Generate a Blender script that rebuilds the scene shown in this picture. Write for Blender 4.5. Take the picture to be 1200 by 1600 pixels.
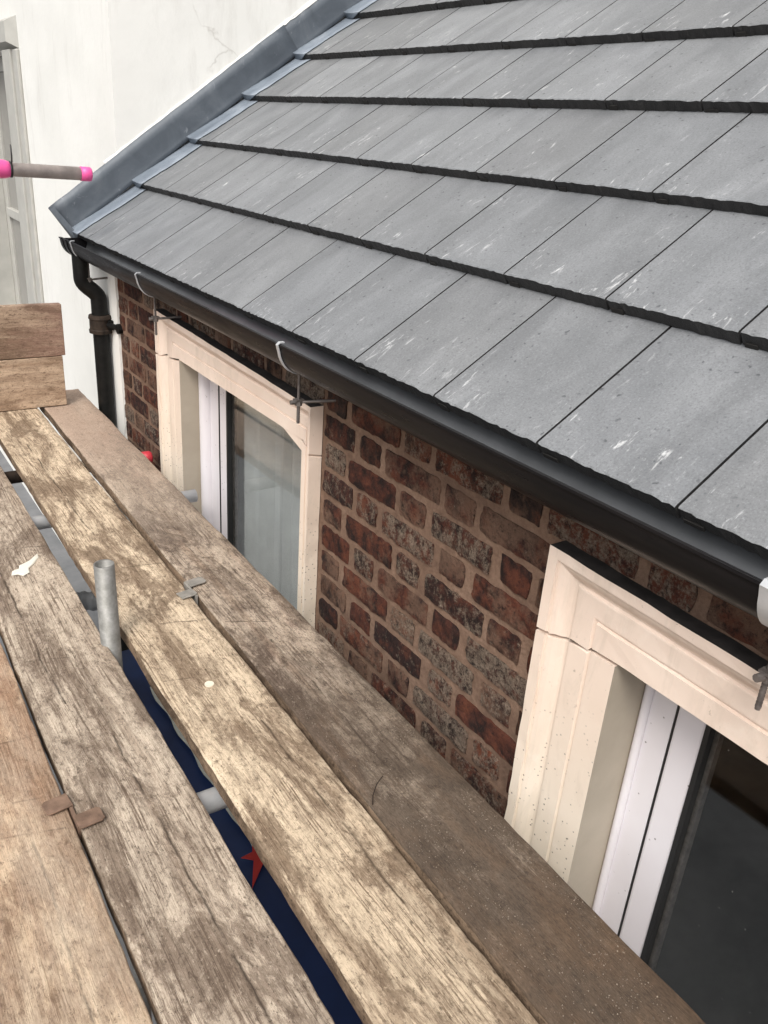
import bpy, math, random
from mathutils import Vector, noise
random.seed(7)
R = math.radians
scene = bpy.context.scene
for o in list(bpy.data.objects): bpy.data.objects.remove(o, do_unlink=True)
COL = scene.collection

# ------------------------------------------------------------------ camera
cam = bpy.data.cameras.new('camera'); camo = bpy.data.objects.new('camera', cam); COL.objects.link(camo)
cam.sensor_fit = 'VERTICAL'; cam.sensor_height = 36.0; cam.lens = 1294.39 / 1600 * 36.0
cam.clip_start = 0.02; cam.clip_end = 1000
camo.location = (-1.0269, -1.8697, 0.4931)
camo.rotation_euler = (R(65.6077), R(-3.8842), R(-33.8451))
scene.camera = camo
# ------------------------------------------------------------------ world, sun, exposure (bright overcast)
SUN_EL, SUN_AZ = 52, 230          # azimuth: degrees from +Y clockwise towards +X
w = bpy.data.worlds.new('World'); scene.world = w; w.use_nodes = True
nt = w.node_tree; bg = nt.nodes['Background']
sky = nt.nodes.new('ShaderNodeTexSky'); sky.sky_type = 'NISHITA'; sky.sun_disc = False
sky.sun_elevation = R(SUN_EL); sky.sun_rotation = R(SUN_AZ)
sky.air_density = 1.0; sky.dust_density = 4.0; sky.ozone_density = 1.0
hs = nt.nodes.new('ShaderNodeHueSaturation'); hs.inputs['Saturation'].default_value = 0.16   # cloud cover greys the sky
nt.links.new(sky.outputs[0], hs.inputs['Color']); nt.links.new(hs.outputs[0], bg.inputs[0])
bg.inputs[1].default_value = 0.13
sl = bpy.data.lights.new('sun', 'SUN'); sl.energy = 1.4; sl.angle = R(22); sl.color = (1.0, 0.95, 0.88)
so = bpy.data.objects.new('sun', sl); COL.objects.link(so)
az, el = R(SUN_AZ), R(SUN_EL)
sd = Vector((math.sin(az)*math.cos(el), math.cos(az)*math.cos(el), math.sin(el)))
so.rotation_euler = (-sd).to_track_quat('-Z', 'Y').to_euler(); so.location = sd*20
scene.view_settings.view_transform = 'Standard'; scene.view_settings.look = 'None'
scene.view_settings.exposure = 0.62; scene.view_settings.gamma = 1.0
scene.render.engine = 'CYCLES'

# ------------------------------------------------------------------ node helpers
class MT:
    def __init__(s, name, rough=0.7, metal=0.0, spec=0.5):
        s.m = bpy.data.materials.new(name); s.m.use_nodes = True; s.nt = s.m.node_tree
        s.b = s.nt.nodes['Principled BSDF']; s.b.inputs['Roughness'].default_value = rough
        s.b.inputs['Metallic'].default_value = metal; s.b.inputs['Specular IOR Level'].default_value = spec
        s._c = None
    def n(s, t, **kw):
        x = s.nt.nodes.new(t)
        for k, v in kw.items(): setattr(x, k, v)
        return x
    def l(s, a, b): s.nt.links.new(a, b)
    def coords(s, scale=(1, 1, 1), rand=0.0, rot=(0, 0, 0)):
        if s._c is None: s._c = s.n('ShaderNodeTexCoord'); s._oi = s.n('ShaderNodeObjectInfo')
        mp = s.n('ShaderNodeMapping'); mp.inputs['Scale'].default_value = scale; mp.inputs['Rotation'].default_value = rot
        s.l(s._c.outputs['Object'], mp.inputs['Vector'])
        if rand:
            mu = s.n('ShaderNodeMath', operation='MULTIPLY'); mu.inputs[1].default_value = rand
            s.l(s._oi.outputs['Random'], mu.inputs[0]); s.l(mu.outputs[0], mp.inputs['Location'])
        return mp.outputs[0]
    def rnd(s):
        if s._c is None: s.coords()
        return s._oi.outputs['Random']
    def noise(s, vec, scale, detail=4, rough=0.55, dist=0.0):
        x = s.n('ShaderNodeTexNoise'); x.inputs['Scale'].default_value = scale; x.inputs['Detail'].default_value = detail
        x.inputs['Roughness'].default_value = rough; x.inputs['Distortion'].default_value = dist
        s.l(vec, x.inputs['Vector']); return x.outputs['Fac']
    def voro(s, vec, scale, feat='F1'):
        x = s.n('ShaderNodeTexVoronoi', feature=feat); x.inputs['Scale'].default_value = scale
        s.l(vec, x.inputs['Vector']); return x
    def ramp(s, fac, stops, interp='LINEAR'):
        x = s.n('ShaderNodeValToRGB'); x.color_ramp.interpolation = interp
        e = x.color_ramp.elements
        while len(e) < len(stops): e.new(0.5)
        for i, (p, c) in enumerate(stops):
            e[i].position = p; e[i].color = (c, c, c, 1) if isinstance(c, (int, float)) else (*c, 1)
        s.l(fac, x.inputs[0]); return x.outputs[0]
    def mix(s, fac, a, b, mode='MIX'):
        x = s.n('ShaderNodeMix', data_type='RGBA', blend_type=mode)
        for i, v in ((0, fac), (6, a), (7, b)):
            if hasattr(v, 'is_output'): s.l(v, x.inputs[i])
            elif i == 0: x.inputs[0].default_value = v
            else: x.inputs[i].default_value = (*v, 1)
        return x.outputs[2]
    def math(s, op, a, b=0.0, clamp=False):
        x = s.n('ShaderNodeMath', operation=op); x.use_clamp = clamp
        for i, v in ((0, a), (1, b)):
            if hasattr(v, 'is_output'): s.l(v, x.inputs[i])
            else: x.inputs[i].default_value = v
        return x.outputs[0]
    def sep(s):
        if s._c is None: s.coords()
        x = s.n('ShaderNodeSeparateXYZ'); s.l(s._c.outputs['Object'], x.inputs[0]); return x.outputs
    def color(s, c):
        if hasattr(c, 'is_output'): s.l(c, s.b.inputs['Base Color'])
        else: s.b.inputs['Base Color'].default_value = (*c, 1)
    def roughness(s, r): s.l(r, s.b.inputs['Roughness'])
    def bump(s, h, strength=0.4, dist=0.005):
        x = s.n('ShaderNodeBump'); x.inputs['Strength'].default_value = strength; x.inputs['Distance'].default_value = dist
        if s.b.inputs['Normal'].is_linked: s.l(s.b.inputs['Normal'].links[0].from_socket, x.inputs['Normal'])
        s.l(h, x.inputs['Height']); s.l(x.outputs[0], s.b.inputs['Normal'])

M = {}
def plain(name, col, rough=0.7, metal=0.0, spec=0.5, var=0.15, vs=12, bump=0.15):
    t = MT(name, rough, metal, spec); v = t.coords(rand=9)
    n = t.noise(v, vs, 6); a = tuple(c*(1-var) for c in col); b = tuple(min(1, c*(1+var)) for c in col)
    t.color(t.ramp(n, [(0.3, a), (0.7, b)]))
    if bump: t.bump(t.noise(v, vs*12, 3), bump, 0.002)
    M[name] = t.m; return t

# --- brick
t = MT('brick', 0.92, spec=0.22); v = t.coords(rand=37)
base = t.ramp(t.rnd(), [(0, (.050, .024, .020)), (.18, (.100, .038, .027)), (.38, (.165, .055, .033)), (.52, (.072, .032, .026)), (.68, (.225, .072, .038)), (.8, (.13, .05, .032)), (.9, (.06, .045, .038)), (1, (.19, .085, .045))])
r2 = t.math('FRACT', t.math('MULTIPLY', t.rnd(), 17.3)); r3 = t.math('FRACT', t.math('MULTIPLY', t.rnd(), 91.7))
n1 = t.noise(v, 18, 8, .72); n2 = t.noise(v, 55, 8, .8); g_ = t.noise(v, 170, 4, .75); n3 = t.noise(v, 10, 7, .7)
c = t.mix(t.ramp(n1, [(.40, .9), (.54, 0)]), base, (.024, .018, .017))                       # soot
c = t.mix(t.ramp(n1, [(.53, 0), (.68, .6)]), c, (.25, .088, .046))                            # fresh red where the face has spalled
sm = t.math('ADD', n3, t.math('MULTIPLY', t.math('SUBTRACT', r3, .5), .26))
c = t.mix(t.ramp(sm, [(.52, 0), (.64, .8)]), c, (.235, .145, .10))                            # smeared pointing
cr = t.math('ADD', t.noise(v, 42, 9, .8), t.math('MULTIPLY', t.math('SUBTRACT', r2, .66), .36))
c = t.mix(t.ramp(cr, [(.52, 0), (.62, .8)]), c, t.mix(t.ramp(g_, [(.35, 0), (.65, 1)]), (.15, .11, .08), (.42, .34, .26)))   # pale crust
c = t.mix(t.ramp(n2, [(.37, .85), (.46, 0)]), c, (.016, .013, .013))
c = t.mix(t.ramp(g_, [(.30, .6), (.44, 0)]), c, (.02, .014, .012)); c = t.mix(t.ramp(g_, [(.62, 0), (.76, .5)]), c, (.32, .21, .15))
c = t.mix(1.0, c, (.78, .76, .76), 'MULTIPLY'); t.color(c); t.bump(n1, .8, .010); t.bump(n2, 1.0, .009); t.bump(g_, .8, .004); M['brick'] = t.m
# --- mortar
t = MT('mortar', 0.95, spec=0.2); v = t.coords()
n1 = t.noise(v, 7, 6, .65); n2 = t.noise(v, 120, 5, .7)
c = t.ramp(n1, [(.3, (.135, .084, .060)), (.5, (.205, .13, .092)), (.75, (.285, .19, .138))])
c = t.mix(t.ramp(n2, [(.35, .45), (.6, 0)]), c, (.10, .06, .04))
t.color(c); t.bump(t.noise(v, 25, 6, .7), .7, .012); t.bump(n2, .5, .003); M['mortar'] = t.m
# --- roof tile top / nose
def tile_mat(name, lo, hi, nose=False):
    t = MT(name, 0.5, spec=0.4); v = t.coords(rand=53)
    fine = t.noise(v, 240, 4, .75); mid = t.noise(v, 6, 6, .65); big = t.noise(t.coords((2.2, 7, 2), rand=31), 1.0, 6, .7, .5)
    c = t.ramp(mid, [(.3, lo), (.7, hi)])
    c = t.mix(1.0, c, t.ramp(t.rnd(), [(0, (.86, .855, .85)), (.3, (.98, .975, .965)), (.6, (.91, .915, .92)), (1, (1.06, 1.06, 1.06))]), 'MULTIPLY')
    if not nose:
        c = t.mix(t.ramp(big, [(.36, .5), (.52, 0)]), c, tuple(l*.72 for l in lo))                       # damp bands down the slope
        c = t.mix(t.ramp(big, [(.55, 0), (.72, .45)]), c, tuple(min(1, h*1.3) for h in hi))
        c = t.mix(t.ramp(fine, [(.34, .55), (.48, 0)]), c, tuple(l*.5 for l in lo)); c = t.mix(t.ramp(fine, [(.57, 0), (.74, .5)]), c, tuple(min(1, h*1.7) for h in hi))
        wv = t.n('ShaderNodeVectorMath', operation='ADD'); wn = t.n('ShaderNodeTexNoise'); wn.inputs['Scale'].default_value = 60; t.l(v, wn.inputs['Vector'])
        ws_ = t.n('ShaderNodeVectorMath', operation='SCALE'); ws_.inputs['Scale'].default_value = .02; t.l(wn.outputs['Color'], ws_.inputs[0]); t.l(v, wv.inputs[0]); t.l(ws_.outputs[0], wv.inputs[1])
        vo = t.voro(wv.outputs[0], 52); spot = t.ramp(vo.outputs['Distance'], [(.11, 1), (.21, 0)])
        keep = t.math('MULTIPLY', t.ramp(vo.outputs['Color'], [(.50, 0), (.62, .8)]), t.ramp(t.noise(v, 4, 3, .5), [(.38, .15), (.52, 1)]))
        c = t.mix(t.math('MULTIPLY', spot, keep), c, (.06, .062, .067))                                  # rain spots
        # chalky handling scuffs, most of them close to the lower edge
        sv = t.coords((15, 62, 30), rand=53, rot=(0, 0, .15)); sc = t.noise(sv, 1.0, 8, .72, .5); gate = t.noise(v, 6.5, 4, .6)
        mr = t.n('ShaderNodeMapRange'); mr.inputs[1].default_value = .0; mr.inputs[2].default_value = .30; mr.inputs[3].default_value = .10; mr.inputs[4].default_value = -.07; t.l(t.sep()[0], mr.inputs[0])
        gt = t.ramp(t.math('ADD', gate, mr.outputs[0]), [(.52, 0), (.64, 1)])
        c = t.mix(t.math('MULTIPLY', t.ramp(sc, [(.58, 0), (.68, .85)]), gt), c, (.66, .66, .66))
        c = t.mix(t.math('MULTIPLY', t.ramp(t.noise(v, 70, 8, .8), [(.58, 0), (.68, .5)]), gt), c, (.5, .5, .5))
        t.roughness(t.ramp(mid, [(.35, .40), (.65, .62)]))
    t.color(c); t.bump(fine, .25 if not nose else .9, .0016 if not nose else .006); M[name] = t.m
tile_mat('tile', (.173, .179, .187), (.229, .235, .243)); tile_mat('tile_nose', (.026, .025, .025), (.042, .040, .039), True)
# --- lead
def lead_mat(name, k):
    t = MT(name, 0.5, metal=.15); v = t.coords(); n1 = t.noise(v, 6, 6, .65, .6)
    c = t.ramp(n1, [(.3, (.085*k, .10*k, .12*k)), (.55, (.125*k, .145*k, .17*k)), (.75, (.18*k, .20*k, .225*k))])
    c = t.mix(t.ramp(t.noise(v, 14, 7, .75, 1.5), [(.60, 0), (.74, .5)]), c, (.42, .44, .47))
    t.color(c); t.bump(t.noise(v, 12, 4, .5), .25, .01); t.bump(t.noise(v, 40, 4, .6), .25, .004); M[name] = t.m
lead_mat('lead', .72); lead_mat('lead_new', 1.7)
# --- gutter plastic / cast iron
t = MT('gutter_black', 0.2, spec=.12); v = t.coords((10, 1, 10)); n1 = t.noise(v, 2.5, 5, .6)
t.color(t.ramp(n1, [(.35, (.006, .006, .007)), (.7, (.016, .014, .014))])); t.roughness(t.ramp(t.noise(v, 6, 5, .7), [(.3, .22), (.7, .45)])); M['gutter'] = t.m
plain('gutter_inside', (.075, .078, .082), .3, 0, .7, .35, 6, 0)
t = MT('cast_iron', 0.5, spec=.22); v = t.coords(); n1 = t.noise(v, 30, 6, .7)
c = t.ramp(n1, [(.4, (.004, .004, .004)), (.66, (.010, .010, .009)), (.76, (.05, .03, .02))]); t.color(c); t.bump(n1, .4, .004); M['iron'] = t.m
plain('rusty_iron', (.030, .020, .014), .75, 0, .3, .5, 40, .4)
plain('galvanised', (.56, .57, .58), .42, .35, .5, .15, 14, .1)
t = MT('old_tube', 0.55, metal=.45); v = t.coords((1, 1, 1)); n1 = t.noise(v, 30, 6, .7)
c = t.ramp(n1, [(.3, (.16, .155, .14)), (.55, (.26, .255, .24)), (.75, (.36, .35, .33))]); t.color(c); t.bump(n1, .3, .003); M['tube'] = t.m
plain('dusty_tube', (.42, .36, .33), .6, .1, .4, .25, 20, .2)
plain('bracket_steel', (.17, .15, .14), .5, .6, .5, .35, 60, .3)
plain('clip_rust', (.21, .135, .095), .8, .1, .3, .35, 40, .3)
plain('clip_grey', (.30, .28, .25), .7, .2, .3, .3, 40, .3)
# --- painted stone surround
t = MT('painted_stone', 0.62, spec=.35); v = t.coords(); z = t.sep()[2]
c = t.ramp(t.noise(v, 5, 5, .6), [(.3, (.74, .595, .495)), (.7, (.81, .675, .575))])
zz = t.n('ShaderNodeMapRange'); zz.inputs[1].default_value = -.95; zz.inputs[2].default_value = -.3; t.l(z, zz.inputs[0])
low = t.math('SUBTRACT', 1.0, zz.outputs[0])
c = t.mix(t.math('MULTIPLY', low, .8), c, (.70, .63, .50))            # the pink coat was never carried down
vo = t.voro(v, 110); sp = t.math('MULTIPLY', t.ramp(vo.outputs['Distance'], [(.14, 1), (.28, 0)]), t.ramp(vo.outputs['Color'], [(.62, 0), (.66, 1)]))
sp = t.math('MULTIPLY', sp, t.ramp(low, [(.15, 0), (.6, .95)]))
c = t.mix(sp, c, (.10, .085, .07))
c = t.mix(t.ramp(t.noise(v, 60, 8, .8), [(.63, 0), (.67, .8)]), c, (.40, .32, .25))
c = t.mix(t.ramp(t.noise(t.coords((9, 9, 2.2)), 1.4, 8, .72, .6), [(.50, 0), (.70, .45)]), c, (.50, .42, .335))
c = t.mix(t.ramp(t.noise(v, 9, 8, .75), [(.56, 0), (.72, .5)]), c, (.86, .76, .66))
t.color(c); t.bump(t.noise(v, 30, 5, .6), .15, .004); M['stone'] = t.m
t = MT('reveal_shaded', 0.7); v = t.coords(); t.color(t.ramp(t.noise(v, 4, 5, .6), [(.3, (.36, .31, .245)), (.7, (.47, .41, .33))])); t.bump(t.noise(v, 40, 4), .1, .003); M['reveal'] = t.m  # shading of the reveals put into a darker tone of the surround paint
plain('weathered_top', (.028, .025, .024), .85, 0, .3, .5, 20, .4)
t = MT('upvc', 0.35); v = t.coords(); c = t.ramp(t.noise(v, 3, 4), [(.3, (.66, .62, .64)), (.7, (.74, .71, .73))])
vo = t.voro(v, 85); sp = t.math('MULTIPLY', t.ramp(vo.outputs['Distance'], [(.10, 1), (.22, 0)]), t.ramp(vo.outputs['Color'], [(.80, 0), (.83, .9)]))
t.color(t.mix(sp, c, (.12, .10, .09))); M['upvc'] = t.m
plain('gasket', (.012, .012, .012), .5)
plain('joint_dark', (.02, .018, .016), .9)
def glass(name, tint):
    t = MT(name); N = t.nt.nodes
    tr = t.n('ShaderNodeBsdfTransparent'); tr.inputs[0].default_value = (*tint, 1)
    gl = t.n('ShaderNodeBsdfGlossy'); gl.inputs['Roughness'].default_value = .015
    lw = t.n('ShaderNodeLayerWeight'); lw.inputs[0].default_value = .5; fr = t.math('ADD', t.math('MULTIPLY', t.math('POWER', lw.outputs['Facing'], 4.0), .9), .07, True)
    mx = t.n('ShaderNodeMixShader'); t.l(fr, mx.inputs[0]); t.l(tr.outputs[0], mx.inputs[1]); t.l(gl.outputs[0], mx.inputs[2])
    v = t.coords(); vo = t.voro(v, 75); sp = t.math('MULTIPLY', t.ramp(vo.outputs['Distance'], [(.05, 1), (.11, 0)]), t.ramp(vo.outputs['Color'], [(.86, 0), (.88, .6)]))
    df = t.n('ShaderNodeBsdfDiffuse'); df.inputs[0].default_value = (.35, .34, .31, 1)
    m2 = t.n('ShaderNodeMixShader'); t.l(sp, m2.inputs[0]); t.l(mx.outputs[0], m2.inputs[1]); t.l(df.outputs[0], m2.inputs[2])
    t.l(m2.outputs[0], N['Material Output'].inputs['Surface']); M[name] = t.m
glass('glass', (.92, .93, .925))
plain('room_dark', (.045, .047, .045), .9, bump=0)
plain('curtain', (.52, .53, .525), .9, var=.08)
# --- white render
t = MT('white_render', 0.85, spec=.25); v = t.coords()
c = t.ramp(t.noise(v, 1.8, 6, .6), [(.3, (.75, .74, .70)), (.6, (.81, .80, .76)), (.8, (.79, .77, .745))])
c = t.mix(t.ramp(t.noise(t.coords((3, 3, .6)), 2.5, 8, .72), [(.54, 0), (.74, .5)]), c, (.57, .55, .51))
vd = t.n('ShaderNodeTexNoise'); vd.inputs['Scale'].default_value = 2.2; vd.inputs['Detail'].default_value = 6; t.l(v, vd.inputs['Vector'])
vm = t.n('ShaderNodeVectorMath', operation='MULTIPLY_ADD'); vm.inputs[1].default_value = (.6, .6, .6); t.l(vd.outputs['Color'], vm.inputs[0]); t.l(v, vm.inputs[2])
ve = t.voro(vm.outputs[0], 1.1, 'DISTANCE_TO_EDGE'); ck_ = t.math('MULTIPLY', t.ramp(ve.outputs['Distance'], [(.0012, 1), (.005, 0)]), t.ramp(t.noise(v, 2.6, 4, .6), [(.56, 0), (.64, .4)]))
c = t.mix(ck_, c, (.34, .31, .27))
t.color(c); t.bump(t.noise(v, 3.0, 4, .5), .22, .04); t.bump(t.noise(v, 45, 5, .65), .25, .004); M['render'] = t.m
plain('render_trim', (.43, .42, .385), .75, var=.08, bump=.15)
plain('pane_blind', (.27, .26, .24), .25, var=.05, bump=0)
# --- scaffold board wood
def wood(name, pale, mid, dark, stain=.5, streak=.6, seed=0.0, extra=None, scuff=.6, cracks=(), cuts=()):
    """weathered sawn softwood, grain along local Y: pale raised fibres, dark grain lines that show in patches, stains, scuffs, knots"""
    t = MT(name, 0.88, spec=.2)
    base = t.coords((1, 1, 1))
    off = t.n('ShaderNodeVectorMath', operation='ADD'); off.inputs[1].default_value = (seed*3.1, seed*7.7, seed*1.3); t.l(base, off.inputs[0]); b0 = off.outputs[0]
    def mp(sc, src=None):
        x = t.n('ShaderNodeMapping'); x.inputs['Scale'].default_value = sc; t.l(src or b0, x.inputs['Vector']); return x.outputs[0]
    wn = t.n('ShaderNodeTexNoise'); wn.inputs['Scale'].default_value = 2.0; wn.inputs['Detail'].default_value = 3; t.l(mp((1, .5, 1)), wn.inputs['Vector'])
    ws_ = t.n('ShaderNodeVectorMath', operation='SUBTRACT'); ws_.inputs[1].default_value = (.5, .5, .5); t.l(wn.outputs['Color'], ws_.inputs[0])
    wm = t.n('ShaderNodeVectorMath', operation='MULTIPLY'); wm.inputs[1].default_value = (.06, 0, 0); t.l(ws_.outputs[0], wm.inputs[0])
    wa = t.n('ShaderNodeVectorMath', operation='ADD'); t.l(b0, wa.inputs[0]); t.l(wm.outputs[0], wa.inputs[1]); wv = wa.outputs[0]
    # knots bend and darken the grain around them
    ring = t.noise(mp((34, .8, 12), wv), 1.0, 3, .5)                     # broad growth bands
    line = t.noise(mp((230, 6.5, 30), wv), 1.0, 7, .72)                  # grain lines
    hair = t.noise(mp((380, 7, 60), wv), 1.0, 3, .6)                     # hair cracks
    fibre = t.noise(mp((520, 90, 300)), 1.0, 3, .7)
    patch = t.noise(mp((13, 4.2, 9)), 1.0, 7, .68, .4)                   # where weather has opened the grain
    patch2 = t.noise(mp((7, 2.6, 9), mp((1, 1, 1))), 1.7, 7, .7, .7)
    blot = t.noise(mp((30, 14, 20)), 1.0, 9, .78, .6)
    scf = t.noise(mp((60, 9, 30), wv), 1.0, 8, .78, .3)
    lift = tuple(min(1, k*1.22) for k in pale)
    c = t.ramp(ring, [(.30, mid), (.5, pale), (.7, lift)])
    lf = t.math('MULTIPLY', t.ramp(line, [(.40, 1), (.52, 0)]), t.ramp(patch, [(.36, .12), (.56, 1.0)]))
    c = t.mix(t.math('MULTIPLY', lf, streak*1.25, True), c, dark)
    sf = t.math('MULTIPLY', t.ramp(patch2, [(.47, 0), (.60, 1)]), t.ramp(line, [(.30, 1), (.62, .45)]))
    c = t.mix(t.math('MULTIPLY', sf, stain), c, tuple(k*.85 for k in dark))
    c = t.mix(t.math('MULTIPLY', t.ramp(blot, [(.55, 0), (.63, 1)]), .55*stain+.1), c, tuple(k*.55 for k in dark))
    c = t.mix(t.math('MULTIPLY', t.ramp(scf, [(.55, 0), (.64, 1)]), t.math('MULTIPLY', t.ramp(patch, [(.42, 1), (.60, .25)]), scuff)), c, lift)
    c = t.mix(t.ramp(hair, [(.27, .9), (.34, 0)]), c, tuple(k*.35 for k in dark))
    c = t.mix(t.ramp(fibre, [(.30, .4), (.48, 0)]), c, tuple(k*.6 for k in dark))
    c = t.mix(t.ramp(fibre, [(.58, 0), (.74, .35)]), c, lift)
    vo = t.voro(mp((60, 34, 60)), 1.0); sp = t.math('MULTIPLY', t.ramp(vo.outputs['Distance'], [(.06, 1), (.20, 0)]), t.ramp(vo.outputs['Color'], [(.84, 0), (.88, .85)]))
    c = t.mix(sp, c, tuple(k*.3 for k in dark))
    vk = t.voro(mp((4.5, 1.1, 4.5), wv), 1.0); kn = t.ramp(vk.outputs['Distance'], [(.02, .85), (.05, .5), (.10, 0)]); c = t.mix(kn, c, tuple(k*.55 for k in dark))
    wet = t.noise(mp((8, 2.6, 6), wv), 1.0, 9, .74, .6); bare = t.noise(mp((11, 3.0, 7), mp((1, 1, 1), wv)), 1.3, 9, .75, .4)
    c = t.mix(t.math('MULTIPLY', t.ramp(bare, [(.52, 0), (.60, 1)]), .30+.5*scuff), c, t.mix(t.ramp(line, [(.34, 0), (.46, 1)]), mid, lift))
    c = t.mix(t.math('MULTIPLY', t.ramp(t.math('ADD', wet, t.math('MULTIPLY', t.math('SUBTRACT', line, .5), .22)), [(.49, 0), (.56, 1)]), .45+.45*stain), c, t.mix(t.ramp(line, [(.35, 0), (.65, 1)]), tuple(k*.55 for k in dark), tuple(k*1.25 for k in dark)))
    mott = t.noise(mp((90, 38, 60)), 1.0, 7, .8, .4); mott2 = t.noise(mp((210, 120, 120)), 1.0, 5, .8)
    c = t.mix(t.math('MULTIPLY', t.ramp(mott, [(.36, 1), (.47, 0)]), .7), c, tuple(k*.8 for k in dark))
    c = t.mix(t.ramp(mott, [(.57, 0), (.68, .6)]), c, lift)
    c = t.mix(t.ramp(mott2, [(.34, .75), (.43, 0)]), c, tuple(k*.5 for k in dark))
    c = t.mix(t.ramp(mott2, [(.60, 0), (.70, .5)]), c, lift)
    so3 = t.sep(); xx, yy = so3[0], so3[1]
    wig = t.math('MULTIPLY', t.math('SUBTRACT', t.noise(mp((2, 5, 2)), 1.0, 5, .6), .5), .030)
    for (x0, ya, yb) in cracks:
        d = t.math('ABSOLUTE', t.math('SUBTRACT', t.math('ADD', xx, wig), x0)); k1 = t.math('MULTIPLY', t.ramp(d, [(.0003, .9), (.0012, 0)]), t.ramp(t.noise(mp((3, 9, 3)), 1.0, 4, .6), [(.40, 0), (.52, 1)]))
        k2 = t.math('MULTIPLY', t.math('GREATER_THAN', yy, ya), t.math('LESS_THAN', yy, yb)); c = t.mix(t.math('MULTIPLY', k1, k2), c, tuple(k*.25 for k in dark))
    for (y0, sl_, xa, xb) in cuts:
        d = t.math('ABSOLUTE', t.math('SUBTRACT', t.math('ADD', t.math('ADD', yy, t.math('MULTIPLY', xx, sl_)), t.math('MULTIPLY', wig, .25)), y0)); k1 = t.math('MULTIPLY', t.ramp(d, [(.0004, .8), (.0016, 0)]), t.ramp(t.noise(mp((22, 9, 3)), 1.0, 4, .6), [(.38, .1), (.55, 1)]))
        k2 = t.math('MULTIPLY', t.math('GREATER_THAN', xx, xa), t.math('LESS_THAN', xx, xb)); c = t.mix(t.math('MULTIPLY', k1, k2), c, tuple(k*.4 for k in dark))
    for (y0, y1, col, str_, ns) in (extra or []):
        mr = t.n('ShaderNodeMapRange'); mr.inputs[1].default_value = y0; mr.inputs[2].default_value = y1; t.l(yy, mr.inputs[0])
        e = t.math('ADD', t.math('ADD', mr.outputs[0], t.math('MULTIPLY', t.math('SUBTRACT', t.noise(mp((11, ns, 8)), 1.0, 9, .76, .3), .5), 2.4)), t.math('MULTIPLY', t.math('SUBTRACT', line, .5), 1.2))
        c = t.mix(t.ramp(e, [(.15, 0), (.95, str_)]), c, t.mix(t.ramp(fibre, [(.3, 0), (.7, 1)]), tuple(k*.65 for k in col), tuple(k*1.25 for k in col)))
    c = t.mix(t.ramp(mott2, [(.33, .45), (.42, 0)]), c, tuple(k*.35 for k in dark))
    c = t.mix(t.ramp(mott2, [(.62, 0), (.74, .22)]), c, mid)
    c = t.mix(t.math('MULTIPLY', t.ramp(mott, [(.36, 1), (.46, 0)]), .35), c, tuple(k*.35 for k in dark))
    t.color(c)
    t.bump(t.math('ADD', t.math('MULTIPLY', ring, .3), line), .5, .003); t.bump(hair, .45, .002); t.bump(blot, .3, .003); t.bump(fibre, .35, .001)
    M[name] = t.m
wood('wood_tan', (.60, .46, .32), (.52, .345, .22), (.24, .15, .098), .6, .55, 1.0, [(-1.2, .9, (.47, .27, .17), .5, 3), (.6, -2.6, (.60, .50, .39), .6, 4)], cracks=((.03, -1.6, -.55),), cuts=((-.43, .25, .02, .2), (-.52, .3, -.03, .09), (-.25, .1, .0, .11)))
wood('wood_grey', (.53, .44, .345), (.42, .33, .25), (.165, .118, .086), .7, 1.0, 2.3, cracks=((.01, -1.5, -.35), (-.05, -.2, .5)), cuts=((-.43, .35, .02, .12), (-.02, .3, -.09, .02), (.62, .3, -.02, .1)))
wood('wood_cream', (.65, .525, .38), (.49, .37, .255), (.18, .122, .080), .75, .95, 4.1, [(-.25, -2.1, (.20, .15, .105), .5, 5)], cracks=((.035, -1.6, -.45), (-.02, .6, 1.5)), cuts=((-.24, .25, -.1, -.03), (.02, .3, -.02, .12), (.36, .2, .0, .12)))
wood('wood_dirty', (.47, .385, .30), (.37, .28, .205), (.12, .085, .064), 1.0, .8, 5.7,
     [(.75, 1.5, (.47, .325, .245), .85, 2.5), (.2, .8, (.42, .34, .27), .5, 6.0), (-.10, -.85, (.082, .060, .044), .88, 9.0), (-.7, -1.9, (.20, .125, .075), .6, 5.0), (-.5, -2.2, (.055, .042, .033), .7, 11.0)], cracks=((.02, -1.3, -.5), (-.03, -.9, -.2)), cuts=((-.12, .5, -.1, .0), (.83, -.4, .0, .1)))
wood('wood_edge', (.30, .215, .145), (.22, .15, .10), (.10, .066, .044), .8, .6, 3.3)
wood('wood_toe', (.52, .39, .28), (.45, .32, .22), (.24, .155, .10), .45, .35, 8.2, scuff=.2)
wood('wood_toe_pink', (.45, .335, .24), (.36, .25, .175), (.19, .12, .08), .75, .4, 9.6, [(-.30, .0, (.38, .225, .18), .45, 3.0)], scuff=.2)
plain('tarp_navy', (.010, .028, .100), .55, var=.3, vs=5, bump=.1)
plain('tarp_red', (.42, .025, .02), .6)
plain('tarp_pale', (.50, .52, .46), .7)
plain('pink_plastic', (.80, .10, .33), .4, var=.08)
plain('red_plastic', (.62, .05, .07), .45)
plain('black_plastic', (.015, .015, .015), .5)
plain('grey_hose', (.20, .21, .22), .5)
plain('plaster', (.74, .70, .60), .9, var=.06, bump=.3)
plain('splinter', (.74, .66, .53), .9, var=.1)
plain('grit', (.21, .17, .13), .9, var=.85, vs=300, bump=0)
t = MT('paving', .9, spec=.2); v = t.coords(); t.color(t.ramp(t.noise(v, 3, 8, .7), [(.3, (.12, .125, .13)), (.7, (.20, .20, .205))])); t.bump(t.noise(v, 60, 5, .7), .3, .004); M['paving'] = t.m

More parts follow.
